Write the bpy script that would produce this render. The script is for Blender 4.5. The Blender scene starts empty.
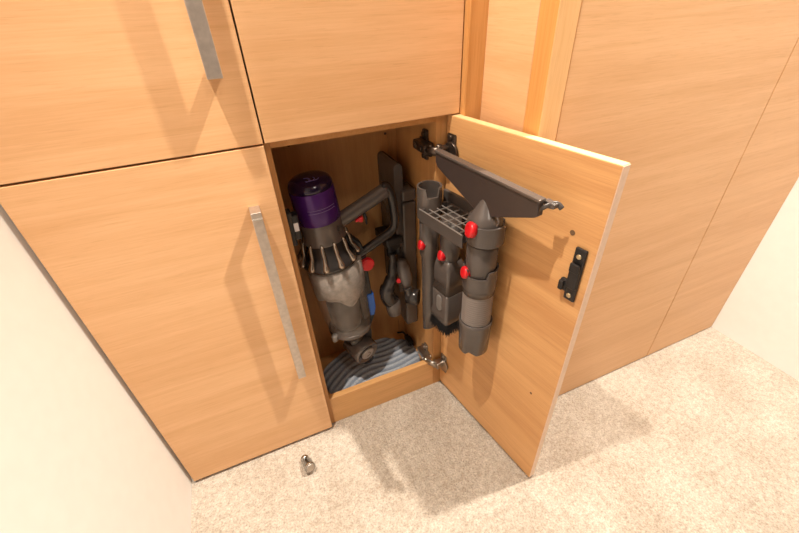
import bpy, bmesh, math, random
from mathutils import Vector, Matrix
random.seed(7)
sc = bpy.context.scene
COL = sc.collection
PI = math.pi

# ------------------------------------------------------------------ materials
def new_mat(name):
    m = bpy.data.materials.new(name)
    m.use_nodes = True
    nt = m.node_tree
    b = nt.nodes['Principled BSDF']
    return m, nt, b

def plain(name, col, rough=.5, metal=0., var=.06, scale=60., bump=0., spec=.5, coat=0.):
    m, nt, b = new_mat(name)
    N = nt.nodes; L = nt.links
    tc = N.new('ShaderNodeTexCoord')
    no = N.new('ShaderNodeTexNoise'); no.inputs['Scale'].default_value = scale
    no.inputs['Detail'].default_value = 3
    L.new(tc.outputs['Object'], no.inputs['Vector'])
    r = N.new('ShaderNodeValToRGB')
    r.color_ramp.elements[0].position = .3; r.color_ramp.elements[1].position = .7
    r.color_ramp.elements[0].color = (*[c * (1 - var) for c in col], 1)
    r.color_ramp.elements[1].color = (*[min(1, c * (1 + var)) for c in col], 1)
    L.new(no.outputs['Fac'], r.inputs['Fac'])
    L.new(r.outputs['Color'], b.inputs['Base Color'])
    b.inputs['Roughness'].default_value = rough
    b.inputs['Metallic'].default_value = metal
    b.inputs['Specular IOR Level'].default_value = spec
    b.inputs['Coat Weight'].default_value = coat
    if bump:
        bp = N.new('ShaderNodeBump'); bp.inputs['Strength'].default_value = bump
        bp.inputs['Distance'].default_value = .002
        L.new(no.outputs['Fac'], bp.inputs['Height']); L.new(bp.outputs['Normal'], b.inputs['Normal'])
    return m

def wood(name, axis, light, dark, contrast=1., rough=.38):
    """oak veneer whose grain runs along the local axis"""
    m, nt, b = new_mat(name)
    N = nt.nodes; L = nt.links
    tc = N.new('ShaderNodeTexCoord')
    def stretched(along, across, detail, rough_):
        mp = N.new('ShaderNodeMapping')
        s = [across] * 3; s['xyz'.index(axis)] = along
        mp.inputs['Scale'].default_value = s
        L.new(tc.outputs['Object'], mp.inputs['Vector'])
        n = N.new('ShaderNodeTexNoise')
        n.inputs['Scale'].default_value = 1.
        n.inputs['Detail'].default_value = detail
        n.inputs['Roughness'].default_value = rough_
        n.inputs['Distortion'].default_value = .6
        L.new(mp.outputs['Vector'], n.inputs['Vector'])
        return n
    broad = stretched(1.6, 26, 3, .55)
    fine = stretched(9, 330, 3, .6)
    pore = stretched(22, 520, 2, .5)
    a = N.new('ShaderNodeMath'); a.operation = 'MULTIPLY'; a.inputs[1].default_value = .62
    L.new(broad.outputs['Fac'], a.inputs[0])
    c = N.new('ShaderNodeMath'); c.operation = 'MULTIPLY_ADD'; c.inputs[1].default_value = .38
    L.new(fine.outputs['Fac'], c.inputs[0]); L.new(a.outputs[0], c.inputs[2])
    r = N.new('ShaderNodeValToRGB')
    e = r.color_ramp.elements
    e[0].position = .5 - .13 / contrast; e[0].color = (*dark, 1)
    e[1].position = .5 + .10 / contrast; e[1].color = (*light, 1)
    L.new(c.outputs[0], r.inputs['Fac'])
    pr = N.new('ShaderNodeValToRGB')
    pr.color_ramp.elements[0].position = .30; pr.color_ramp.elements[0].color = (.86, .81, .76, 1)
    pr.color_ramp.elements[1].position = .42; pr.color_ramp.elements[1].color = (1, 1, 1, 1)
    L.new(pore.outputs['Fac'], pr.inputs['Fac'])
    mx = N.new('ShaderNodeMixRGB'); mx.blend_type = 'MULTIPLY'; mx.inputs['Fac'].default_value = .5
    L.new(r.outputs['Color'], mx.inputs[1]); L.new(pr.outputs['Color'], mx.inputs[2])
    L.new(mx.outputs['Color'], b.inputs['Base Color'])
    b.inputs['Roughness'].default_value = rough
    b.inputs['Specular IOR Level'].default_value = .35
    bp = N.new('ShaderNodeBump'); bp.inputs['Strength'].default_value = .05
    bp.inputs['Distance'].default_value = .001
    L.new(fine.outputs['Fac'], bp.inputs['Height']); L.new(bp.outputs['Normal'], b.inputs['Normal'])
    return m

OAK_L, OAK_D = (.77, .465, .245), (.68, .385, .185)
IN_L, IN_D = (.60, .315, .120), (.48, .235, .080)  # interior oak toned darker than the fronts, shade put into the colour
M = {}
M['oak_x'] = wood('oak veneer, level grain', 'x', OAK_L, OAK_D)
M['oak_y'] = wood('oak veneer, level grain along depth', 'y', OAK_L, OAK_D)
M['oak_z'] = wood('oak lipping, upright grain', 'z', (.76, .43, .18), (.63, .32, .115))
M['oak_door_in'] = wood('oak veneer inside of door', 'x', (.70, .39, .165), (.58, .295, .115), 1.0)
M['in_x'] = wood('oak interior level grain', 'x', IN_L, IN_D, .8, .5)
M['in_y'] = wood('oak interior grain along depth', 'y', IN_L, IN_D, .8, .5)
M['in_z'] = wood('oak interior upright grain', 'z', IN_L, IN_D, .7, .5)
M['sill'] = wood('oak plinth rail', 'x', (.74, .42, .18), (.60, .32, .12))
M['edge'] = plain('pale edge banding', (.82, .58, .30), .4, 0, .05, 120)
M['steel'] = plain('brushed steel', (.56, .50, .45), .46, 1., .10, 90)
M['chrome'] = plain('chrome', (.75, .73, .70), .16, 1., .04, 40)
M['knob'] = plain('dull chrome', (.40, .39, .37), .14, 1., .1, 200)
M['hinge_dark'] = plain('bronzed hinge metal', (.10, .075, .06), .32, .8, .1, 80)
M['grey'] = plain('warm grey plastic', (.085, .071, .065), .27, 0, .05, 40)
M['grey_dark'] = plain('dark grey plastic', (.026, .022, .021), .22, 0, .05, 40)
M['grey_metal'] = plain('metallic grey plastic', (.125, .104, .093), .26, .3, .05, 60)
M['grey_light'] = plain('light grey plastic', (.22, .20, .185), .4, 0, .05, 50)
M['hose'] = plain('ribbed hose plastic', (.23, .20, .185), .38, 0, .06, 50)
M['black'] = plain('black plastic', (.010, .009, .010), .45, 0, .1, 60)
M['bristle'] = plain('black bristle', (.008, .008, .010), .7, 0, .3, 300)
M['red'] = plain('red plastic', (.62, .012, .018), .32, 0, .05, 50)
M['blue'] = plain('blue plastic', (.02, .13, .55), .4, 0, .05, 50)
M['purple'] = plain('purple anodised cap', (.058, .010, .135), .26, .25, .12, 30)
M['purple_dark'] = plain('dark purple gloss top', (.012, .004, .028), .16, 0, .1, 30)
M['cone'] = plain('bronze grey cyclone metal', (.40, .33, .27), .25, .9, .06, 60)
M['dust'] = plain('matted grey dust', (.33, .285, .25), .9, 0, .22, 80, .6)
M['shroud'] = plain('dark shroud', (.10, .082, .07), .45, .3, .1, 300)
M['white_print'] = plain('white print', (.72, .70, .74), .5, 0, .02, 50)
M['faint_print'] = plain('faint violet print', (.20, .14, .30), .5, 0, .02, 50)
M['grey_print_disc'] = plain('silver grey disc', (.36, .33, .31), .35, .3, .05, 60)
M['grey_print'] = plain('dark print', (.035, .03, .028), .5, 0, .02, 50)
M['brass'] = plain('zinc screw', (.62, .52, .34), .3, 1., .1, 200)
M['dark_gap'] = plain('dark carcass behind fronts', (.10, .055, .025), .7, 0, .1, 30)
M['wall_paint'] = plain('white wall paint', (.84, .83, .81), .85, 0, .015, 30, .05)
M['hole'] = plain('drill hole', (.16, .09, .045), .8, 0, .1, 50)

def bin_material():
    m, nt, b = new_mat('smoky clear bin')
    N = nt.nodes; L = nt.links
    tc = N.new('ShaderNodeTexCoord')
    no = N.new('ShaderNodeTexNoise'); no.inputs['Scale'].default_value = 26; no.inputs['Detail'].default_value = 5
    L.new(tc.outputs['Object'], no.inputs['Vector'])
    r = N.new('ShaderNodeValToRGB')
    r.color_ramp.elements[0].position = .38; r.color_ramp.elements[0].color = (.16, .16, .16, 1)
    r.color_ramp.elements[1].position = .7; r.color_ramp.elements[1].color = (.40, .40, .40, 1)
    L.new(no.outputs['Fac'], r.inputs['Fac'])
    L.new(r.outputs['Color'], b.inputs['Alpha'])
    b.inputs['Base Color'].default_value = (.36, .325, .295, 1)
    b.inputs['Roughness'].default_value = .14
    b.inputs['Coat Weight'].default_value = .8
    return m
M['bin'] = bin_material()

def carpet_material():
    m, nt, b = new_mat('beige cut pile carpet')
    N = nt.nodes; L = nt.links
    tc = N.new('ShaderNodeTexCoord')
    mp = N.new('ShaderNodeMapping'); mp.inputs['Scale'].default_value = (1, 1, 1)
    L.new(tc.outputs['Object'], mp.inputs['Vector'])
    vo = N.new('ShaderNodeTexVoronoi'); vo.inputs['Scale'].default_value = 185
    n1 = N.new('ShaderNodeTexNoise'); n1.inputs['Scale'].default_value = 210; n1.inputs['Detail'].default_value = 4
    n1.inputs['Roughness'].default_value = .7
    n2 = N.new('ShaderNodeTexNoise'); n2.inputs['Scale'].default_value = 7; n2.inputs['Detail'].default_value = 5
    n3 = N.new('ShaderNodeTexNoise'); n3.inputs['Scale'].default_value = 70; n3.inputs['Detail'].default_value = 3
    for n in (vo, n1, n2, n3): L.new(mp.outputs['Vector'], n.inputs['Vector'])
    r1 = N.new('ShaderNodeValToRGB'); e = r1.color_ramp.elements
    e[0].position = .30; e[0].color = (.42, .36, .30, 1)
    e[1].position = .62; e[1].color = (.76, .695, .61, 1)
    L.new(n1.outputs['Fac'], r1.inputs['Fac'])
    r2 = N.new('ShaderNodeValToRGB'); e = r2.color_ramp.elements
    e[0].position = .3; e[0].color = (.80, .76, .72, 1)
    e[1].position = .7; e[1].color = (1, 1, 1, 1)
    L.new(n2.outputs['Fac'], r2.inputs['Fac'])
    r3 = N.new('ShaderNodeValToRGB'); e = r3.color_ramp.elements
    e[0].position = .35; e[0].color = (.80, .77, .74, 1)
    e[1].position = .6; e[1].color = (1, 1, 1, 1)
    L.new(n3.outputs['Fac'], r3.inputs['Fac'])
    m1 = N.new('ShaderNodeMixRGB'); m1.blend_type = 'MULTIPLY'; m1.inputs['Fac'].default_value = 1
    m2 = N.new('ShaderNodeMixRGB'); m2.blend_type = 'MULTIPLY'; m2.inputs['Fac'].default_value = 1
    L.new(r1.outputs['Color'], m1.inputs[1]); L.new(r2.outputs['Color'], m1.inputs[2])
    L.new(m1.outputs['Color'], m2.inputs[1]); L.new(r3.outputs['Color'], m2.inputs[2])
    L.new(m2.outputs['Color'], b.inputs['Base Color'])
    b.inputs['Roughness'].default_value = .95
    b.inputs['Specular IOR Level'].default_value = .1
    b.inputs['Sheen Weight'].default_value = .25
    ad = N.new('ShaderNodeMath'); ad.operation = 'ADD'
    L.new(n1.outputs['Fac'], ad.inputs[0]); L.new(vo.outputs['Distance'], ad.inputs[1])
    bp = N.new('ShaderNodeBump'); bp.inputs['Strength'].default_value = .8; bp.inputs['Distance'].default_value = .005
    L.new(ad.outputs[0], bp.inputs['Height'])
    L.new(bp.outputs['Normal'], b.inputs['Normal'])
    return m
M['carpet'] = carpet_material()

def mat_material():
    m, nt, b = new_mat('blue grey ribbed cloth')
    N = nt.nodes; L = nt.links
    at = N.new('ShaderNodeAttribute'); at.attribute_name = 'stripe'
    tc = N.new('ShaderNodeTexCoord')
    no = N.new('ShaderNodeTexNoise'); no.inputs['Scale'].default_value = 260; no.inputs['Detail'].default_value = 3
    L.new(tc.outputs['Object'], no.inputs['Vector'])
    r = N.new('ShaderNodeValToRGB')
    r.color_ramp.elements[0].position = .3; r.color_ramp.elements[0].color = (.7, .7, .7, 1)
    r.color_ramp.elements[1].position = .65; r.color_ramp.elements[1].color = (1, 1, 1, 1)
    L.new(no.outputs['Fac'], r.inputs['Fac'])
    mx = N.new('ShaderNodeMixRGB'); mx.blend_type = 'MULTIPLY'; mx.inputs['Fac'].default_value = 1
    L.new(at.outputs['Color'], mx.inputs[1]); L.new(r.outputs['Color'], mx.inputs[2])
    L.new(mx.outputs['Color'], b.inputs['Base Color'])
    b.inputs['Roughness'].default_value = .95
    bp = N.new('ShaderNodeBump'); bp.inputs['Strength'].default_value = .5; bp.inputs['Distance'].default_value = .002
    L.new(no.outputs['Fac'], bp.inputs['Height']); L.new(bp.outputs['Normal'], b.inputs['Normal'])
    return m
M['mat'] = mat_material()

# ------------------------------------------------------------------ mesh helpers
def bm_new(): return bmesh.new()

def box(bm, x0, x1, y0, y1, z0, z1, bev=0., seg=2, mat=None):
    t = bmesh.new()
    bmesh.ops.create_cube(t, size=1)
    bmesh.ops.scale(t, vec=(x1 - x0, y1 - y0, z1 - z0), verts=t.verts)
    bmesh.ops.translate(t, vec=((x0 + x1) / 2, (y0 + y1) / 2, (z0 + z1) / 2), verts=t.verts)
    if bev:
        bmesh.ops.bevel(t, geom=t.edges[:], offset=bev, segments=seg, profile=.5, affect='EDGES')
    merge(bm, t, mat)
    return bm

def merge(bm, t, mat=None, smooth=False):
    if mat is not None: bmesh.ops.transform(t, matrix=mat, verts=t.verts)
    vm = [bm.verts.new(v.co) for v in t.verts]
    t.verts.index_update()
    for f in t.faces:
        try:
            nf = bm.faces.new([vm[v.index] for v in f.verts])
            nf.smooth = f.smooth or smooth
        except ValueError: pass
    t.free()

def frame_from(d):
    d = Vector(d).normalized()
    u = d.orthogonal().normalized()
    return u, d.cross(u), d

def rings(bm, loops, cap0=True, cap1=True, closed=True):
    V = [[bm.verts.new(p) for p in lp] for lp in loops]
    for a, b in zip(V[:-1], V[1:]):
        n = len(a)
        for i in range(n if closed else n - 1):
            j = (i + 1) % n
            f = bm.faces.new((a[i], a[j], b[j], b[i])); f.smooth = True
    if cap0: bm.faces.new(list(reversed(V[0])))
    if cap1: bm.faces.new(V[-1])
    return V

def lathe(bm, p, d, prof, n=40, caps=True):
    """prof: (distance along d from p, radius)"""
    p = Vector(p); u, v, d = frame_from(d)
    loops = []
    for t, r in prof:
        r = max(r, 1e-5)
        loops.append([p + d * t + (u * math.cos(2 * PI * k / n) + v * math.sin(2 * PI * k / n)) * r for k in range(n)])
    rings(bm, loops, caps, caps)
    return bm

def cyl(bm, a, b, r, r2=None, n=24, bev=0.):
    a, b = Vector(a), Vector(b); L = (b - a).length; r2 = r if r2 is None else r2
    if bev:
        prof = [(0, r - bev), (bev * .3, r - bev * .3), (bev, r), (L - bev, r2), (L - bev * .3, r2 - bev * .3), (L, r2 - bev)]
    else: prof = [(0, r), (L, r2)]
    return lathe(bm, a, b - a, prof, n)

def tube(bm, pts, rad, n=14, flat=1., up=None):
    """swept tube through points; rad = number or list; flat squashes along the second axis"""
    pts = [Vector(p) for p in pts]
    if not isinstance(rad, (list, tuple)): rad = [rad] * len(pts)
    loops = []; u = None
    for i, p in enumerate(pts):
        if i == 0: d = pts[1] - p
        elif i == len(pts) - 1: d = p - pts[-2]
        else: d = (pts[i + 1] - p).normalized() + (p - pts[i - 1]).normalized()
        d.normalize()
        if up is not None:
            u = Vector(up) - d * d.dot(Vector(up)); u.normalize()
        elif u is None: u = d.orthogonal().normalized()
        else: u = (u - d * d.dot(u)).normalized()
        v = d.cross(u)
        loops.append([p + u * math.cos(2 * PI * k / n) * rad[i] + v * math.sin(2 * PI * k / n) * rad[i] * flat for k in range(n)])
    rings(bm, loops)
    return bm

def smooth_path(pts, sub=6):
    pts = [Vector(p) for p in pts]; out = []
    P = [pts[0] * 2 - pts[1]] + pts + [pts[-1] * 2 - pts[-2]]
    for i in range(1, len(P) - 2):
        for k in range(sub):
            t = k / sub
            a, b, c, d = P[i - 1], P[i], P[i + 1], P[i + 2]
            out.append(.5 * ((2 * b) + (c - a) * t + (2 * a - 5 * b + 4 * c - d) * t * t + (3 * b - a - 3 * c + d) * t ** 3))
    out.append(pts[-1]); return out

def prism(bm, poly, depth_vec, to3, bev=0.):
    """poly: 2D outline; to3 maps (a,b)->Vector; extruded by depth_vec"""
    t = bmesh.new(); dv = Vector(depth_vec)
    a = [t.verts.new(to3(*p)) for p in poly]; b = [t.verts.new(to3(*p) + dv) for p in poly]
    n = len(poly)
    t.faces.new(list(reversed(a))); t.faces.new(b)
    for i in range(n): t.faces.new((a[i], a[(i + 1) % n], b[(i + 1) % n], b[i]))
    bmesh.ops.recalc_face_normals(t, faces=t.faces)
    if bev: bmesh.ops.bevel(t, geom=t.edges[:], offset=bev, segments=2, profile=.5, affect='EDGES', clamp_overlap=True)
    merge(bm, t)
    return bm

def build(name, bm, mat, parent=None, loc=None, rotz=0., label=None):
    bmesh.ops.recalc_face_normals(bm, faces=bm.faces)
    me = bpy.data.meshes.new(name); bm.to_mesh(me); bm.free()
    me.materials.append(mat if not isinstance(mat, str) else M[mat])
    o = bpy.data.objects.new(name, me); COL.objects.link(o)
    if parent is not None: o.parent = parent
    if loc is not None: o.location = loc
    o.rotation_euler = (0, 0, rotz)
    if label: o['label'] = label
    return o

def thing(name, label, cat, loc=(0, 0, 0), rotz=0., group=None):
    o = bpy.data.objects.new(name, None); COL.objects.link(o)
    o.empty_display_size = .05
    o.location = loc; o.rotation_euler = (0, 0, rotz)
    o['label'] = label; o['category'] = cat
    if group: o['group'] = group
    return o

def text_bm(txt, size, depth=.0004):
    cu = bpy.data.curves.new('lettering', 'FONT'); cu.body = txt; cu.size = size
    cu.extrude = depth; cu.align_x = 'CENTER'; cu.align_y = 'CENTER'
    o = bpy.data.objects.new('lettering', cu); COL.objects.link(o)
    dg = bpy.context.evaluated_depsgraph_get()
    me = bpy.data.meshes.new_from_object(o.evaluated_get(dg))
    bm = bmesh.new(); bm.from_mesh(me)
    bpy.data.objects.remove(o); bpy.data.meshes.remove(me); bpy.data.curves.remove(cu)
    return bm

# ------------------------------------------------------------------ room shell
LX, RX = -.405, 1.45         # side walls
BY = .42                     # behind the cabinets
FY = -3.0
def struct(name, bm, mat):
    o = build(name, bm, mat); o['kind'] = 'structure'; return o
b = bm_new(); box(b, LX - .02, RX + .02, FY, BY, -.02, 0); struct('floor', b, 'carpet')
b = bm_new(); box(b, LX - .1, LX, FY, BY, 0, 2.5); struct('wall_left', b, 'wall_paint')
b = bm_new(); box(b, RX, RX + .1, FY, BY, 0, 2.5); struct('wall_right', b, 'wall_paint')
b = bm_new(); box(b, LX - .1, RX + .1, BY, BY + .1, 0, 2.5); struct('wall_back', b, 'wall_paint')
b = bm_new(); box(b, LX - .1, RX + .1, FY, BY + .1, 2.5, 2.56); struct('ceiling', b, 'wall_paint')

T = .019                     # board thickness
H = .880                     # top of the low doors
# ------------------------------------------------------------------ bar handle
def make_handle(parent, x, ztop, zbot, w=.015):
    b = bm_new()
    box(b, x - w / 2, x + w / 2, -.034, -.026, zbot, ztop, .0012)
    # returns at both ends with a small step
    box(b, x - w / 2, x + w / 2, -.028, 0, ztop - .010, ztop, .0008)
    box(b, x - w / 2, x + w / 2, -.028, 0, zbot, zbot + .010, .0008)
    h = build('handle', b, 'steel', parent, label='brushed steel bar handle')
    b = bm_new(); box(b, x - w / 2 + .0005, x + w / 2 - .0005, -.0350, -.0338, ztop - .0145, ztop - .0115, .0003)
    build('end_line', b, 'chrome', h)
    return h

# ------------------------------------------------------------------ closed base cabinet (left)
cab = thing('base_cabinet', 'closed oak base cabinet with long steel bar handle, beside the open one', 'cabinet', (-.2, .2, 0))
def local(bm, root): bmesh.ops.translate(bm, vec=[-c for c in root.location], verts=bm.verts); return bm
def part(name, bm, mat, root, label=None):
    """bm given in room coordinates"""
    bmesh.ops.translate(bm, vec=[-c for c in root.location], verts=bm.verts)
    return build(name, bm, mat, root, label=label)
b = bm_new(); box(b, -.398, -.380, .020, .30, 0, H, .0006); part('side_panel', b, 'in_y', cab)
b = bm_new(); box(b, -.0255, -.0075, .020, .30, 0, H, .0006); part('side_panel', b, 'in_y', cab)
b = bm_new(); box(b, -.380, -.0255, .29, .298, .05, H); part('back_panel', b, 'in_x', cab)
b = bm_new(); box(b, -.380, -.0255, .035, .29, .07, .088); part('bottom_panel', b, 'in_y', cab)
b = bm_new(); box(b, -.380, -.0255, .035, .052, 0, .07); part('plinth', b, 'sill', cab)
d = bm_new(); box(d, -.395, .0, 0, T, .012, H, .0012); door = part('door', d, 'oak_x', cab)
hb_ = make_handle(cab, -.0445, .772, .305, .0195)
hb_.parent = door; hb_.location = (.2, -.2, 0)
# ------------------------------------------------------------------ open base cabinet (right)
IX0, IX1, IB, IF = .012, .358, .255, .020
cab2 = thing('base_cabinet', 'open oak base cabinet with its door swung out, holding the vacuum', 'cabinet', (.185, .2, 0))
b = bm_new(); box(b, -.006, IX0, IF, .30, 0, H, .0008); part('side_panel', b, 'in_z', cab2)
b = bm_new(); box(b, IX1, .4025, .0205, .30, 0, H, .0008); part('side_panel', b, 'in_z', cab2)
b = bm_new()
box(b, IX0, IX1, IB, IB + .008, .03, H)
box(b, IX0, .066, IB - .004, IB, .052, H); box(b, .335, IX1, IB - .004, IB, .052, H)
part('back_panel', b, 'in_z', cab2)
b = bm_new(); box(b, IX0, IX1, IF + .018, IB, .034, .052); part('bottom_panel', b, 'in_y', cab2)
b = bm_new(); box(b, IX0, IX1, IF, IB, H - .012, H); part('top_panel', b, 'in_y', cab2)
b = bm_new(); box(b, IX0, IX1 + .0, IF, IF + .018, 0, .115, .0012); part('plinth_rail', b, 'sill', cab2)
for (sx, sz) in ((.072, .80), (.328, .79)):
    b = bm_new(); cyl(b, (sx, IB + .001, sz), (sx, IB - .0015, sz), .0035, n=12); part('screw', b, 'hinge_dark', cab2)
# catch body on the left side panel
b = bm_new()
box(b, IX0, IX0 + .012, .038, .066, .642, .724, .003)
box(b, IX0 + .008, IX0 + .024, .040, .064, .654, .716, .004)
k = part('catch', b, 'black', cab2, 'black door catch with white sticker')
b = bm_new(); box(b, IX0 + .0115, IX0 + .0215, .0393, .0402, .677, .697, .0003)
o_ = part('sticker', b, 'white_print', cab2); o_.parent = k; o_.location = (0, 0, 0)

# the open door: own frame, x = width from the hinge edge, y+ = outer side, z up
HX, HY, ANG, WD = .3827, .0164, 1.4055, .3928
dd = bm_new(); box(dd, 0, WD, 0, T, .012, H, .0012)
odoor = build('door', dd, 'oak_door_in', cab2, (HX - .185, HY - .2, 0), -ANG, 'open oak door seen from its inner side')
b = bm_new()
box(b, .0005, WD - .0005, .0008, T - .0008, H - .0004, H + .0008)
build('top_edge', b, 'edge', odoor, label='pale top edge of the door')
b = bm_new(); box(b, WD - .0004, WD + .0008, .0008, T - .0008, .0125, H - .0005)
build('side_edge', b, plain('pinkish edge banding', (.80, .57, .42), .4, 0, .05, 120), odoor)
# handle on the outer side of the open door
b = bm_new()
box(b, WD - .044, WD - .029, T + .026, T + .034, .305, .772, .0012)
box(b, WD - .044, WD - .029, T, T + .028, .762, .772, .0008); box(b, WD - .044, WD - .029, T, T + .028, .305, .315, .0008)
build('handle', b, 'steel', odoor)
# striker plate with two screws (inner side: y negative)
b = bm_new()
box(b, .358, .380, -.006, 0, .622, .732, .0025)
box(b, .359, .379, -.011, -.004, .650, .700, .003)
box(b, .360, .378, -.014, -.009, .686, .704, .002)
box(b, .346, .362, -.009, 0, .638, .662, .003)
box(b, .347, .356, -.014, -.007, .640, .660, .002)
st = build('striker', b, 'black', odoor, label='black push catch screwed to the door')
for z in (.717, .634):
    b = bm_new(); cyl(b, (.369, -.0055, z), (.369, -.008, z), .0048, n=16, bev=.0008)
    box(b, .3655, .3725, -.0086, -.0078, z - .0007, z + .0007)
    build('screw', b, 'brass', st)
for (s, z, r) in ((.343, .750, .0050), (.3395, .315, .0030)):
    b = bm_new(); cyl(b, (s, .001, z), (s, -.0006, z), r, n=16); build('screw_hole', b, 'hole', odoor)

def make_hinge(z, mat, label):
    b = bm_new()
    # cup flange on the door
    box(b, .006, .034, -.004, 0, z - .036, z + .036, .0035)
    cyl(b, (.024, -.003, z), (.024, -.010, z), .021, n=28, bev=.0015)
    for s_ in (-1, 1):
        cyl(b, (.018, -.003, z + s_ * .028), (.018, -.0075, z + s_ * .028), .0058, n=14, bev=.001)
    # knuckles and arm reaching the side panel
    box(b, .002, .024, -.030, -.006, z - .012, z + .012, .003)
    tube(b, [(.014, -.024, z), (.000, -.034, z), (-.022, -.040, z)], .0105, 12, .7, up=(0, 0, 1))
    cyl(b, (.006, -.026, z - .015), (.006, -.026, z + .015), .0058, n=14)
    cyl(b, (-.012, -.036, z - .013), (-.012, -.036, z + .013), .0052, n=14)
    build('hinge', b, mat, odoor, label=label)
    b = bm_new()   # plate and arm cover on the side panel
    box(b, IX1 - .005, IX1, .030, .094, z - .012, z + .012, .0015)
    box(b, IX1 - .026, IX1 - .003, .026, .088, z - .011, z + .011, .004)
    box(b, IX1 - .007, IX1, .054, .076, z - .034, z + .034, .002)
    for s_ in (-1, 1): cyl(b, (IX1 - .006, .065, z + s_ * .025), (IX1 - .012, .065, z + s_ * .025), .0058, n=14, bev=.001)
    for yy in (.044, .074): cyl(b, (IX1 - .025, yy, z), (IX1 - .0285, yy, z), .005, n=14)
    part('hinge_plate', b, mat, cab2)
make_hinge(.808, M['hinge_dark'], 'dark bronzed upper hinge')
make_hinge(.118, plain('tarnished steel hinge', (.42, .38, .34), .3, 1., .12, 80), 'shiny lower hinge')

# ------------------------------------------------------------------ upper cabinets
UZ = H + .0037
up = thing('upper_cabinet', 'oak cabinet front with the end of a steel handle, above the closed door', 'cabinet', (-.2, .2, UZ))
b = bm_new(); box(b, -.398, -.004, .0195, .30, UZ + .002, 2.1); part('carcass', b, 'dark_gap', up)
d = bm_new(); box(d, -.395, .0, 0, T, UZ, 2.1, .0012); udoor = part('door', d, 'oak_x', up)
h2 = make_handle(up, -.047, 1.45, .998, .023)
h2.parent = udoor
for ob, r in ((h2, up),):
    ob.location = (.2, -.2, -UZ)
up2 = thing('upper_cabinet', 'plain oak cabinet front without a handle, above the open cupboard', 'cabinet', (.2, .2, UZ))
b = bm_new(); box(b, -.002, .400, .0195, .30, UZ + .002, 2.1); part('carcass', b, 'dark_gap', up2)
d = bm_new(); box(d, .003, .402, 0, T, UZ, 2.1, .0012); part('front_panel', d, 'oak_x', up2)

# ------------------------------------------------------------------ wardrobe stepping forward on the right
WX = .4415
wr = thing('wardrobe', 'tall oak wardrobe standing forward behind the open door', 'wardrobe', (.9, .1, 0))
b = bm_new(); box(b, .4045, WX + .001, -.018, .03, 0, 2.1, .0008); part('filler_post', b, wood('oak lipping, shaded upright grain', 'z', (.62, .32, .115), (.50, .23, .07)), wr)  # darker wood tone paints in the shade on the filler strip
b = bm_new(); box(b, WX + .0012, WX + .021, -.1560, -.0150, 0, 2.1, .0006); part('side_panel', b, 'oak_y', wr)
b = bm_new(); box(b, WX, WX + .0405, -.199, -.1575, 0, 2.1, .0012); part('corner_post', b, wood('oak post, deep upright grain', 'z', (.70, .355, .115), (.60, .28, .08)), wr)  # deeper orange colour stands for the shaded left face of the post
b = bm_new(); box(b, WX + .0004, WX + .0405, -.2002, -.1985, 0, 2.1, .0005); part('post_lit_face', b, wood('pale oak facing', 'z', (.80, .49, .235), (.73, .42, .18)), wr, 'front of the post, pale layer painted as its lit face')  # thin added layer, its pale colour paints the post front as lit
b = bm_new(); box(b, WX + .0422, 1.10, -.199, -.180, .004, 2.1, .0012); part('door', b, 'oak_x', wr)
b = bm_new(); box(b, 1.103, RX - .002, -.199, -.180, .004, 2.1, .0012); part('door', b, 'oak_x', wr)
b = bm_new(); box(b, WX + .022, RX - .002, -.179, .30, .001, 2.1); part('carcass', b, 'dark_gap', wr)

# ------------------------------------------------------------------ ribbed cloth pad on the cupboard floor
def make_pad():
    b = bm_new()
    zb = .0525
    lay = b.verts.layers.float_color.new('stripe')
    nx, ny = 130, 84
    cx, cy, hw, hd = .185, .142, .168, .100
    grid = {}
    def sd(u, v):
        # rounded outline, back edge bowed
        n = 3.2
        bow = 1 - .16 * (u * u) * (1 if v > 0 else 0) + .06 * math.sin(2.3 * u + 1)*(1 if v>0 else 0)
        return (abs(u) ** n + abs(v / bow) ** n) ** (1 / n)
    for i in range(nx + 1):
        for j in range(ny + 1):
            u = i / nx * 2 - 1; v = j / ny * 2 - 1
            # square to rounded mapping
            r = max(abs(u), abs(v)); s = sd(u, v)
            k = r / s if s > 1e-6 else 1
            uu, vv = u * k, v * k
            x, y = cx + hw * uu, cy + hd * vv
            # ribs: level on the right, fanning on the left
            ang = .10 + .55 * max(0, -uu + .15) ** 1.1
            q = (y - .02) * math.cos(ang) - (x - .20) * math.sin(ang) * .9 + .010 * math.sin(9 * (x - .1)) + .004 * math.sin(31 * x)
            ph = math.sin(q * 2 * PI / .0215)
            edge = min(1, (1 - r) / .10); edge = math.sqrt(max(0, 1 - (1 - edge) ** 2))
            z = zb + edge * (.013 + .0026 * ph + .003 * math.sin(11 * x + 3 * y))
            vt = b.verts.new((x, y, z)); grid[i, j] = vt
            w = min(1, max(0, .5 + .75 * ph))
            lo, hi = (.24, .275, .335), (.44, .48, .54)
            vt[lay] = (*[lo[c] * (1 - w) + hi[c] * w for c in range(3)], 1)
    for i in range(nx):
        for j in range(ny):
            f = b.faces.new((grid[i, j], grid[i + 1, j], grid[i + 1, j + 1], grid[i, j + 1])); f.smooth = True
    o = build('cloth_pad', b, 'mat')
    o['label'] = 'blue-grey ribbed cloth pad lying on the cupboard floor under the vacuum'; o['category'] = 'mat'
make_pad()

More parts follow.
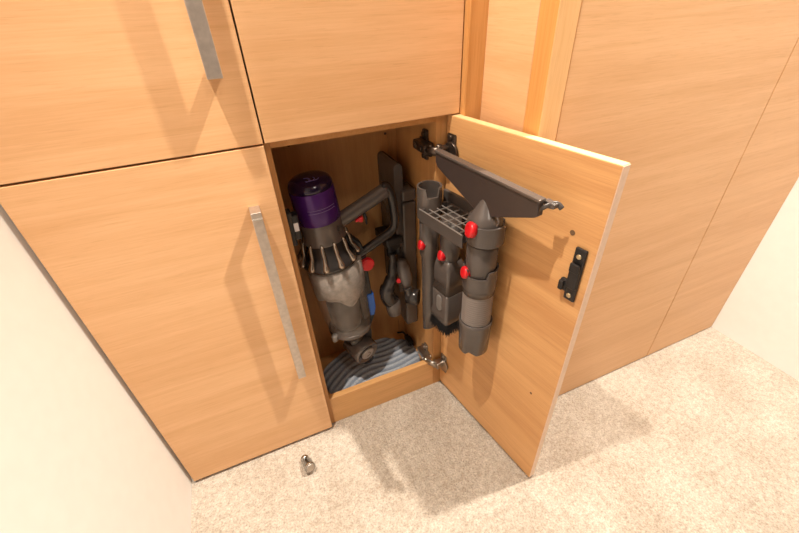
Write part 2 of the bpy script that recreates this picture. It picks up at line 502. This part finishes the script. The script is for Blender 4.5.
# black plug lying at the back right of the pad
pg = thing('power_plug', 'small black plug with a cable at the right edge of the ribbed pad', 'plug', (.335, .165, .050))
b = bm_new()
box(b, -.008, .014, -.016, .018, .018, .042, .005)
box(b, -.005, .011, .014, .030, .022, .038, .003)
for dx in (-.002, .008): box(b, dx - .0015, dx + .0015, -.027, -.015, .028, .034, .0005)
build('plug_body', b, 'black', pg)
b = bm_new()
tube(b, smooth_path([(.003, .028, .030), (.004, .050, .026), (.002, .066, .016), (-.010, .078, .008)]), .0032, 8)
build('cable', b, 'black', pg)

# ------------------------------------------------------------------ handheld vacuum
TOP = Vector((.0835, .110, .768)); AX = Vector((.038, 0, -.478)).normalized()
vac = thing('handheld_vacuum', 'grey handheld vacuum with purple cap and clear dust bin, hanging upright in the cupboard', 'vacuum cleaner', tuple(TOP + AX * .5))
VO = Vector(vac.location)
VX = Vector((0, 1, 0)).cross(AX) * -1            # towards the handle side
VX = Vector((AX.z * -1, 0, AX.x)).normalized()   # +x-ish, perpendicular to the axis
VY = Vector((0, -1, 0))                           # towards the room
def vp(t, a=0., r=0., out=0.): # t along axis, a along VX, out towards viewer
    return TOP + AX * t + VX * a + VY * out
def vpart(name, bm, mat, parent=None, label=None):
    bmesh.ops.translate(bm, vec=-VO, verts=bm.verts)
    return build(name, bm, mat, parent or vac, label=label)
R0 = .0545
b = bm_new(); lathe(b, TOP, AX, [(.0, .012), (.0005, .028), (.003, .040), (.008, .047), (.016, .0505), (.024, .0515)], 48)
cap = vpart('filter_cap', b, 'purple_dark', None, 'dark glossy top of the filter')
b = bm_new()
for k in range(3):
    pts = [vp(-.0006, .012 * math.cos(a) - .004 + k * .010 - .008, 0, .020 + .012 * math.sin(a)) for a in [i * PI / 8 - PI / 2 + k for i in range(9)]]
    tube(b, pts, .0007, 5)
vpart('ring_mark', b, 'faint_print', cap)
b = bm_new(); lathe(b, TOP, AX, [(.0242, .0515), (.026, .0520), (.082, .0525), (.104, .0525), (.1055, .051)], 48)
sl = vpart('filter_sleeve', b, 'purple', None, 'purple band of the filter')
def arc(t0, r, a0, a1, rad, n=18, dt=0.):
    b_ = bm_new(); pts = []
    for i in range(n + 1):
        a = a0 + (a1 - a0) * i / n
        pts.append(TOP + AX * (t0 + dt * i / n) + VX * (r * math.sin(a)) + VY * (r * math.cos(a)))
    tube(b_, pts, rad, 5); return b_
for t0 in (.062, .069):
    vpart('print_line', arc(t0, .0525, -.55, .75, .0006), 'faint_print', sl)
b = bm_new(); lathe(b, TOP, AX, [(.1045, .0505), (.107, .051), (.130, .0515), (.156, .0545), (.159, .0555), (.161, .052)], 48)
body = vpart('motor_body', b, 'grey_metal', None, 'warm grey metallic motor housing')
tb = text_bm('dyson', .017)
bmesh.ops.rotate(tb, cent=(0, 0, 0), matrix=Matrix.Rotation(PI / 2, 3, 'Z'), verts=tb.verts)
for v in tb.verts:   # wrap on the cylinder: local x -> around, y -> up, z -> out
    a = .62 + v.co.x / .053
    v.co = TOP + AX * (.138 - v.co.y) + VX * ((.0530 + v.co.z) * math.sin(a)) + VY * ((.0530 + v.co.z) * math.cos(a))
vpart('lettering', tb, 'grey_print', body)
b = bm_new(); lathe(b, TOP, AX, [(.156, .045), (.160, .052), (.180, .051), (.200, .058), (.212, .0690), (.218, .0725), (.225, .0725), (.229, .067)], 48)
cy = vpart('cyclone_ring', b, 'grey_dark', None, 'dark ring set with bronze cyclone cones')
NC = 12
for k in range(NC):
    a = 2 * PI * (k + .35) / NC
    def rp(t, r): return TOP + AX * t + VX * (r * math.sin(a)) + VY * (r * math.cos(a))
    b = bm_new()
    tube(b, [rp(.152, .052), rp(.156, .0575), rp(.166, .0600), rp(.186, .0620), rp(.199, .0680), rp(.208, .0730), rp(.213, .0735), rp(.217, .071)],
         [.0022, .0040, .0046, .0046, .0058, .0088, .0090, .004], 10)
    vpart('cyclone_cone', b, 'cone', cy)
# bin
b = bm_new(); lathe(b, TOP + VX * .006, AX, [(.229, .0720), (.233, .0745), (.320, .0745), (.410, .0700), (.455, .0640), (.470, .060)], 56, caps=False)
vpart('dust_bin', b, 'bin', None, 'smoky clear dust bin')
b = bm_new(); lathe(b, TOP + VX * .006, AX, [(.231, .045), (.236, .0720), (.290, .0715), (.317, .0710), (.332, .067), (.338, .045)], 40)
for v in b.verts:
    t_ = (v.co - TOP).dot(AX)
    if t_ > .30:
        ang = math.atan2((v.co - TOP).dot(VX), (v.co - TOP).dot(VY))
        v.co += AX * (.014 * math.sin(3 * ang + .6) + .006 * math.sin(7 * ang))
vpart('dust', b, 'dust', None, 'grey dust packed in the upper half of the bin')
b = bm_new(); lathe(b, TOP, AX, [(.34, .044), (.44, .044), (.462, .040), (.468, .030)], 40); vpart('shroud', b, 'shroud')
b = bm_new(); lathe(b, TOP + VX * .006, AX, [(.464, .0610), (.468, .0640), (.474, .0640), (.480, .0590), (.486, .0540), (.492, .044), (.497, .030)], 48)
vpart('bin_lid', b, 'grey_metal')
b = bm_new()
cyl(b, vp(.462, -.050, 0, .030), vp(.482, -.052, 0, .031), .009, n=14, bev=.002)
vpart('lid_clasp', b, 'grey_light')
# spine beside the bin
b = bm_new()
def q3(a, t): return vp(t, a, 0, -.014)
prism(b, [(.046, .165), (.064, .175), (.086, .205), (.092, .250), (.089, .275), (.084, .455), (.064, .492), (.046, .498), (.045, .30)], VY * .028, q3, .003)
vpart('spine', b, 'black', None, 'black channel running down beside the bin')
b = bm_new(); prism(b, [(.070, .375), (.0905, .375), (.0885, .430), (.080, .455), (.068, .455)], VY * .030, lambda a, t: vp(t, a, 0, -.013), .003)
vpart('bin_slider', b, 'blue', None, 'blue bin slider')
b = bm_new(); cyl(b, vp(.270, .088, 0, .010), vp(.270, .090, 0, .026), .0185, n=22, bev=.003)
vpart('release_button', b, 'red', None, 'red round release button')
# handle loop
def W(x, y, z): return Vector((x, y, z))
b = bm_new()
tube(b, smooth_path([W(.132, .108, .640), W(.165, .106, .655), W(.215, .104, .678), W(.250, .102, .695), W(.264, .102, .701)], 4), .0195, 18, .80, up=(0, 0, 1))
grip = vpart('grip', b, 'grey', None, 'grey pistol grip')
b = bm_new()
tube(b, smooth_path([W(.252, .104, .712), W(.266, .102, .708), W(.275, .101, .688), W(.280, .100, .650), W(.282, .100, .612), W(.276, .100, .590), W(.262, .100, .578), W(.226, .101, .560), W(.188, .103, .541), W(.165, .105, .530)], 5),
     [.010] + [.0135] * 20 + [.0125] * 25, 16, .9, up=(0, 1, 0))
vpart('loop', b, 'grey_dark', None, 'dark loop joining grip and body')
b = bm_new()
prism(b, [(.176, .638), (.196, .648), (.198, .638), (.194, .629), (.189, .630), (.184, .634), (.178, .632)], (0, .014, 0), lambda a, t: Vector((a, .097, t)), .002)
trg = vpart('trigger', b, 'red', None, 'red trigger under the grip')
b = bm_new(); tube(b, [W(.202, .104, .654), W(.2055, .104, .638), W(.2065, .104, .618)], [.004, .0045, .002], 10)
vpart('trigger_guard', b, 'black')
# inlet at the bottom, pointing towards the room
P0, P1 = vp(.490, .010, 0, -.012), vp(.535, .028, 0, .040)
b = bm_new(); tube(b, smooth_path([vp(.476, .0, 0, .0), vp(.510, .004, 0, -.004), vp(.540, .010, 0, 0.0)], 5), [.035] * 6 + [.030] * 5, 24)
vpart('inlet_neck', b, 'grey_dark')
dI = Vector((.28, -.80, -.15)).normalized(); cI = vp(.566, .016, 0, .004)
b = bm_new(); lathe(b, cI, dI, [(-.038, .030), (-.030, .0415), (.036, .0415), (.041, .0390), (.0415, .035), (.038, .034), (.038, .0)], 40)
inl = vpart('inlet_collar', b, 'grey_metal')
b = bm_new(); lathe(b, cI + dI * .0375, dI, [(0, .0210), (.005, .0210), (.006, .0195)], 32)
vpart('round_badge', b, 'grey_print_disc', inl)
b = bm_new(); u_, v_, _d = frame_from(dI)
c_ = cI + dI * .0436
tube(b, [c_ + u_ * .008 * math.cos(a) + v_ * .008 * math.sin(a) for a in [i * .5 for i in range(9)]], .0010, 6)
vpart('badge_mark', b, 'grey', inl)
b = bm_new(); prism(b, [(.030, .470), (.060, .480), (.062, .520), (.056, .556), (.044, .560), (.036, .505)], VY * .02, lambda a, t: vp(t, a, 0, -.006), .003)
vpart('inlet_bracket', b, 'black')
b = bm_new(); tube(b, smooth_path([vp(.555, .016, 0, -.002), vp(.595, .022, 0, .0), vp(.640, .030, 0, .004)], 5), [.024] * 6 + [.021] * 5, 20)
vpart('inlet_spigot', b, 'black')

# ------------------------------------------------------------------ dock in the back right corner
dock = thing('vacuum_dock', 'tall dark grey wall dock behind the vacuum grip in the right back corner', 'dock', (.31, .235, .45))
def dpart(name, bm, mat, label=None):
    bmesh.ops.translate(bm, vec=-Vector(dock.location), verts=bm.verts); return build(name, bm, mat, dock, label=label)
def rounded_top(x0, x1, z0, z1, n=8):
    r = (x1 - x0) / 2; c = (x0 + x1) / 2
    return [(x0, z0)] + [(c - r * math.cos(PI * i / n), z1 - r + r * math.sin(PI * i / n)) for i in range(n + 1)] + [(x1, z0)]
b = bm_new()
prism(b, rounded_top(.2985, .3235, .34, .748), (0, .118, 0), lambda a, t: Vector((a, .132, t)), .003)
dpart('back_plate', b, 'grey')
b = bm_new(); box(b, .3150, .3550, .122, .245, .205, .642, .005); dpart('housing', b, 'grey', 'long grey housing')
b = bm_new(); box(b, .3145, .3555, .1215, .246, .645, .678, .006); dpart('lid', b, 'grey')
b = bm_new()
box(b, .262, .312, .120, .165, .520, .545, .005)
box(b, .268, .306, .126, .235, .500, .528, .005)
for x in (.276, .300): cyl(b, (x, .135, .505), (x, .135, .485), .011, n=16, bev=.002)
dpart('tool_holder', b, 'black', 'black holder with two pegs')

# two small fittings hanging under the dock
sw = thing('curved_adaptor', 'dark S-curved adaptor, left one of the pair hanging below the dock', 'vacuum attachment', (.262, .115, .40))
def lpart(root, name, bm, mat, label=None, parent=None):
    bmesh.ops.translate(bm, vec=-Vector(root.location), verts=bm.verts); return build(name, bm, mat, parent or root, label=label)
b = bm_new()
tube(b, smooth_path([W(.276, .118, .500), W(.274, .114, .470), W(.268, .110, .430), W(.256, .107, .405), W(.247, .106, .380), W(.253, .106, .352), W(.264, .106, .335)], 5),
     [.011] * 6 + [.014] * 5 + [.018] * 6 + [.022] * 5 + [.023] * 9, 20)
lpart(sw, 'curved_tube', b, 'grey_dark')
b = bm_new(); lathe(b, W(.262, .106, .345), W(.10, -.12, -1), [(0, .020), (.004, .0235), (.048, .0225), (.050, .021), (.044, .017)], 30)
co = lpart(sw, 'collar', b, 'grey')
b = bm_new(); box(b, .258, .266, .0815, .0835, .318, .328, .0006); lpart(sw, 'blue_spot', b, 'blue', None, co)
fx = thing('angled_adaptor', 'grey angled adaptor with open dark end, right one of the pair below the dock', 'vacuum attachment', (.30, .10, .40))
b = bm_new(); lathe(b, W(.300, .112, .478), W(.08, -.25, -1), [(0, .008), (.006, .015), (.022, .0195), (.060, .0205), (.074, .017), (.088, .015)], 28)
lpart(fx, 'neck', b, 'grey')
b = bm_new(); tube(b, smooth_path([W(.306, .090, .392), W(.312, .084, .368), W(.318, .078, .350)], 5), [.015] * 4 + [.018] * 7, 18)
lpart(fx, 'elbow', b, 'grey_dark')
b = bm_new(); lathe(b, W(.300, .092, .356), W(.75, -.55, .05), [(0, .013), (.004, .021), (.026, .0245), (.040, .0245), (.042, .022), (.030, .019), (.029, 0)], 30)
lpart(fx, 'open_end', b, 'grey_dark')
b = bm_new(); cyl(b, W(.288, .100, .418), W(.280, .092, .417), .007, n=14, bev=.0015); lpart(fx, 'red_button', b, 'red')

# ------------------------------------------------------------------ tool rack on the inside of the open door
rack = thing('tool_rack', 'grey plastic tool rack with a wire grid shelf fixed inside the open door', 'tool rack', (HX, HY, 0), -ANG)
def dn(s, off, z): return Vector((s, -off, z))   # door frame
S1, S2, S3 = .010, .083, .188
O1, O2, O3 = .054, .048, .050
def open_ring(bm, c, r, z0, z1, th=.0045, gap=None, n=48):
    """upright sleeve; gap = (angle centre, half width, depth) cut as a notch in the rim"""
    loops = []
    for zz, rr in ((z0, r), (z1, r), (z1, r - th), (z0, r - th)):
        lp = []
        for k in range(n):
            a = 2 * PI * k / n; z = zz
            if gap and zz == z1:
                da = abs((a - gap[0] + PI) % (2 * PI) - PI)
                if da < gap[1]: z = z1 - gap[2]
            lp.append(c + Vector((math.cos(a) * rr, math.sin(a) * rr, z)))
        loops.append(lp)
    loops.append(loops[0])
    V = [[bm.verts.new(p) for p in lp] for lp in loops[:4]]; V.append(V[0])
    for A_, B_ in zip(V[:-1], V[1:]):
        for i in range(n):
            j = (i + 1) % n
            bm.faces.new((A_[i], A_[j], B_[j], B_[i]))
b = bm_new()
box(b, .004, .196, -.010, 0, .655, .715, .003)
build('back_plate', b, 'grey', rack)
b = bm_new(); open_ring(b, dn(S1, O1, 0), .0290, .660, .738, gap=(-.35, .55, .020))
build('cup', b, 'grey_metal', rack)
b = bm_new(); open_ring(b, dn(S3 + .004, O3, 0), .0385, .682, .724, gap=(.9, .5, .012)); build('ring_clamp', b, 'grey', rack)
b = bm_new()
box(b, .018, .168, -.090, -.085, .662, .693, .0015)          # front apron
box(b, .030, .156, -.018, -.010, .670, .693, .0015)
box(b, .022, .027, -.088, -.012, .664, .693, .0012)
box(b, .153, .158, -.088, -.012, .664, .693, .0012)
build('apron', b, 'grey', rack)
b = bm_new()
for s in (.049, .075, .101, .127): box(b, s - .0009, s + .0009, -.086, -.012, .690, .6925, .0003)
for o in (.036, .0535, .071): box(b, .025, .155, -o - .0009, -o + .0009, .6900, .6925, .0003)
box(b, .019, .167, -.0905, -.0885, .692, .6945, .0004)
build('grid', b, 'grey_light', rack, label='light wire grid')

def tool(name, label, s, o, z): return thing(name, label, 'vacuum attachment', tuple(Vector((HX, HY, z)) + Matrix.Rotation(-ANG, 3, 'Z') @ Vector((s, -o, 0))), -ANG)
def tpart(root, s0, o0, z0, name, bm, mat, label=None, parent=None):
    bmesh.ops.translate(bm, vec=(-s0, o0, -z0), verts=bm.verts); return build(name, bm, mat, parent or root, label=label)
def red_clip(bm, s, o, z, r=.0125):
    """button facing the room corner the camera side sees"""
    c = dn(s, o, z); d = Vector((-.35, -.9, .25))
    lathe(bm, c, d, [(-.006, r), (.004, r), (.0065, r * .9), (.0075, r * .6)], 24)

# long crevice tool in the left cup
z0 = .45; t1 = tool('crevice_tool', 'long narrow grey crevice tool in the left cup of the rack', S1, O1, z0)
b = bm_new()
def flat_loop(c, hx, hy, z, n=24, cut=0.):
    return [Vector((c.x + hx * math.cos(2 * PI * k / n), c.y + hy * math.sin(2 * PI * k / n), z + cut * math.cos(2 * PI * k / n))) for k in range(n)]
c = dn(S1, O1, 0)
rings(b, [flat_loop(c, .024, .024, .690), flat_loop(c, .0245, .0245, .60), flat_loop(c, .0245, .0245, .560), flat_loop(c, .021, .020, .545), flat_loop(c, .0205, .0185, .50),
          flat_loop(c, .0200, .0175, .36), flat_loop(c, .0190, .0165, .30, cut=.010)])
tpart(t1, S1, O1, z0, 'tube', b, 'grey')
b = bm_new(); red_clip(b, S1 + .0, O1 + .0235, .588); tpart(t1, S1, O1, z0, 'red_button', b, 'red', 'red round button')
# combination brush in the middle
t2 = tool('combination_brush', 'grey combination tool with black bristles in the middle of the rack', S2, O2, z0)
c = dn(S2, O2, 0)
def rrect(c, hx, hy, z, rad=.008, n=5, tilt=0.):
    out = []
    for qx, qy, a0 in ((1, 1, 0), (-1, 1, PI / 2), (-1, -1, PI), (1, -1, 1.5 * PI)):
        for i in range(n + 1):
            a = a0 + PI / 2 * i / n
            x = qx * (hx - rad) + rad * math.cos(a); y = qy * (hy - rad) + rad * math.sin(a)
            out.append(Vector((c.x + x, c.y + y, z + tilt * y)))
    return out
b = bm_new(); rings(b, [flat_loop(c, .0235, .0235, .682), flat_loop(c, .0240, .0240, .60), flat_loop(c, .0240, .0240, .560)])
tpart(t2, S2, O2, z0, 'neck', b, 'grey')
b = bm_new(); rings(b, [rrect(c, .023, .022, .580), rrect(c, .029, .026, .560), rrect(c, .0300, .0275, .53), rrect(c, .0300, .0275, .486)])
tpart(t2, S2, O2, z0, 'body', b, 'grey')
b = bm_new(); rings(b, [rrect(c, .0295, .027, .486), rrect(c, .0315, .029, .484), rrect(c, .0315, .029, .428), rrect(c, .034, .032, .418), rrect(c, .034, .032, .398), rrect(c, .031, .029, .394)])
sk = tpart(t2, S2, O2, z0, 'brush_collar', b, 'grey')
b = bm_new()
pl = [(-.0085, .0), ] 
def caps(w, h, n=8):
    return [(w * math.cos(a), h - w + w * math.sin(a)) for a in [PI * i / n for i in range(n + 1)]] + [(w * math.cos(a), -h + w + w * math.sin(a)) for a in [PI + PI * i / n for i in range(n + 1)]]
prism(b, caps(.0095, .024), (0, -.005, 0), lambda a, t: Vector((c.x + .002 + a, c.y - .027, .455 + t)), .0015)
sp_ = tpart(t2, S2, O2, z0, 'slider', b, plain('mid grey plastic', (.19, .175, .165), .4), 'light grey slider', sk)
b = bm_new()
rnd = random.Random(3)
for i in range(1500):
    x = rnd.uniform(-.031, .031); y = rnd.uniform(-.029, .029)
    L_ = rnd.uniform(.030, .040); tx, ty = x * .18 + rnd.uniform(-.003, .003), y * .18 + rnd.uniform(-.003, .003)
    p0 = c + Vector((x, y, .398)); p1 = p0 + Vector((tx, ty, -L_)); w = .0010
    a0 = rnd.uniform(0, 3)
    for a in (a0, a0 + PI / 2):
        u = Vector((math.cos(a), math.sin(a), 0)) * w
        b.faces.new([b.verts.new(p) for p in (p0 - u, p0 + u, p1 + u * .4, p1 - u * .4)])
br = tpart(t2, S2, O2, z0, 'bristles', b, 'bristle', 'black bristles'); br['kind'] = 'stuff'
b = bm_new(); red_clip(b, S2 - .002, O2 + .0225, .592); tpart(t2, S2, O2, z0, 'red_button', b, 'red', 'red round button')
# short hose under the ring
t3 = tool('extension_hose', 'short ribbed extension hose hanging under the right ring of the rack', S3, O3, z0)
c = dn(S3, O3, 0); dz = Vector((0, 0, -1))
b = bm_new(); lathe(b, c + Vector((0, 0, .675)), dz, [(0, .031), (.002, .0325), (.09, .0325), (.092, .031)], 40); tpart(t3, S3, O3, z0, 'upper_neck', b, 'grey')
b = bm_new(); open_ring(b, c, .0375, .567, .618, .0035, gap=(-.9, .6, .016))
lathe(b, c + Vector((0, 0, .585)), dz, [(0, .0335), (.015, .0335), (.018, .0360), (.036, .0350)], 40); tpart(t3, S3, O3, z0, 'collar', b, 'grey')
b = bm_new(); prof = []
for i in range(19):
    t_ = .0 + i * .0060
    prof += [(t_, .0315), (t_ + .0014, .0342), (t_ + .0042, .0342), (t_ + .0055, .0315)]
lathe(b, c + Vector((0, 0, .550)), dz, prof, 36); tpart(t3, S3, O3, z0, 'ribbed_hose', b, 'hose', 'paler ribbed hose')
b = bm_new(); n = 48; loops = []
for zz, rr in ((.372, .0345), (.374, .0355), (.458, .0385), (.468, .0385), (.468, .0355), (.446, .0350), (.374, .0325)):
    lp = []
    for k in range(n):
        a = 2 * PI * k / n; z = zz
        if zz < .38: z += .010 * (math.cos(3 * a + 2.6) > .55)
        lp.append(c + Vector((rr * math.cos(a), rr * math.sin(a), z)))
    loops.append(lp)
rings(b, loops, True, True); tpart(t3, S3, O3, z0, 'end_cup', b, 'grey')
b = bm_new(); red_clip(b, S3 - .010, O3 + .0330, .606, .0135); tpart(t3, S3, O3, z0, 'red_button', b, 'red', 'red round button')
# wide flat tool standing in the ring
z0 = .735; t4 = tool('wide_flat_tool', 'wide grey fan-shaped tool standing across the top of the right ring', S3, O3, z0)
b = bm_new(); lathe(b, c + Vector((0, 0, .778)), dz, [(0, .003), (.006, .009), (.038, .026), (.044, .0335), (.085, .0335)], 36)
tpart(t4, S3, O3, z0, 'neck', b, 'grey')
b = bm_new()
s0_, s1_ = .038, .310; zl, zr = .824, .813
out = [(s0_, zl), (s0_ + .10, zl + (zr - zl) * .36), (s1_, zr), (s1_ + .002, zr - .027), (s1_ - .004, zr - .032), (.205, .740), (.196, .736), (.172, .736), (.163, .742), (s0_ + .006, zl - .032), (s0_, zl - .022)]
prism(b, out, (0, .014, 0), lambda a, t: Vector((a, -O3 - .010, t)), .0022)
fan = tpart(t4, S3, O3, z0, 'fan_head', b, plain('brown grey plastic', (.045, .033, .030), .38, 0, .05, 40))
b = bm_new()
prism(b, [(s0_ - .002, zl + .003), (s1_ + .003, zr + .003), (s1_ + .003, zr - .003), (s0_ - .002, zl - .003)], (0, .016, 0), lambda a, t: Vector((a, -O3 - .012, t)), .0015)
tpart(t4, S3, O3, z0, 'top_strip', b, 'grey_metal')
b = bm_new()
tube(b, smooth_path([dn(s1_ - .004, O3 + .006, zr - .020), dn(s1_ + .006, O3 - .004, zr - .010), dn(s1_ + .014, O3 - .016, zr - .006), dn(s1_ + .022, O3 - .022, zr - .014)], 4), .0045, 8, .5)
prism(b, [(-.004, 0), (.018, -.002), (.018, -.010), (.006, -.012), (-.004, -.006)], (0, .012, 0), lambda a, t: Vector((s1_ + a, -O3 + .006, zr - .003 + t)), .0012)
tpart(t4, S3, O3, z0, 'end_lip', b, 'grey')
b = bm_new(); red_clip(b, S3 + .002, O3 + .038, .716, .0160); tpart(t4, S3, O3, z0, 'red_button', b, 'red', 'red round button')

# ------------------------------------------------------------------ small shiny knob lying on the carpet
kn = thing('metal_knob', 'small shiny metal knob lying on the carpet in front of the cabinets', 'knob', (-.094, -.086, .0))
d_ = Vector((.16, -.70, .25)).normalized(); p_ = Vector((-.003, .012, .0125))
kn.scale = (1.2, 1.2, 1.2)
b = bm_new(); lathe(b, p_, d_, [(0, .006), (.001, .0075), (.006, .0080), (.008, .0115), (.026, .0120), (.027, .0128), (.031, .0128), (.032, .0120)], 30); build('barrel', b, 'knob', kn)
b = bm_new(); lathe(b, p_ + d_ * .0315, d_, [(0, .0095), (.0012, .0095), (.0016, .006)], 24); build('end_disc', b, 'steel', kn)
b = bm_new(); lathe(b, p_ - d_ * .010, d_, [(-.004, .002), (-.003, .0055), (0, .0085), (.005, .0100), (.009, .0085), (.0105, .006)], 26); build('domed_head', b, 'knob', kn)

# ------------------------------------------------------------------ light
def spot(name, loc, target, power, size=.05, ang=150, blend=.6, col=(1, .90, .77)):
    l = bpy.data.lights.new(name, 'SPOT'); l.energy = power; l.shadow_soft_size = size
    l.spot_size = math.radians(ang); l.spot_blend = blend; l.color = col
    o = bpy.data.objects.new(name, l); COL.objects.link(o); o.location = loc
    o.rotation_euler = (Vector(target) - Vector(loc)).to_track_quat('-Z', 'Y').to_euler()
spot('downlight_and_fill', (-.27, -.31, 2.42), (.32, -.33, 0), 175, .022, 74, .6)
spot('downlight_and_fill', (.95, -.42, 2.42), (.66, -.44, 0), 262, .024, 86, .7)
spot('downlight_and_fill', (.35, -1.55, 2.42), (.30, -.9, 0), 26, .06, 110, .8)  # weak fill spot, added to lift the shade; not a known lamp
w = bpy.data.worlds.new('World'); sc.world = w; w.use_nodes = True
w.node_tree.nodes['Background'].inputs['Color'].default_value = (1, .95, .89, 1)
w.node_tree.nodes['Background'].inputs['Strength'].default_value = .06

# ------------------------------------------------------------------ camera
cam = bpy.data.cameras.new('Camera'); co_ = bpy.data.objects.new('Camera', cam); COL.objects.link(co_)
cam.sensor_fit = 'HORIZONTAL'; cam.sensor_width = 36
cam.lens = 383.6727 * 36 / 799
cam.clip_start = .02
Rm = (Matrix.Rotation(-.3781, 3, 'Z') @ Matrix.Rotation(.9602, 3, 'X') @ Matrix.Rotation(-.0501, 3, 'Z'))
co_.matrix_world = Matrix.Translation((-.0404, -.7295, 1.0872)) @ Rm.to_4x4()
sc.camera = co_
sc.view_settings.view_transform = 'Standard'
sc.view_settings.look = 'None'
sc.view_settings.exposure = 0
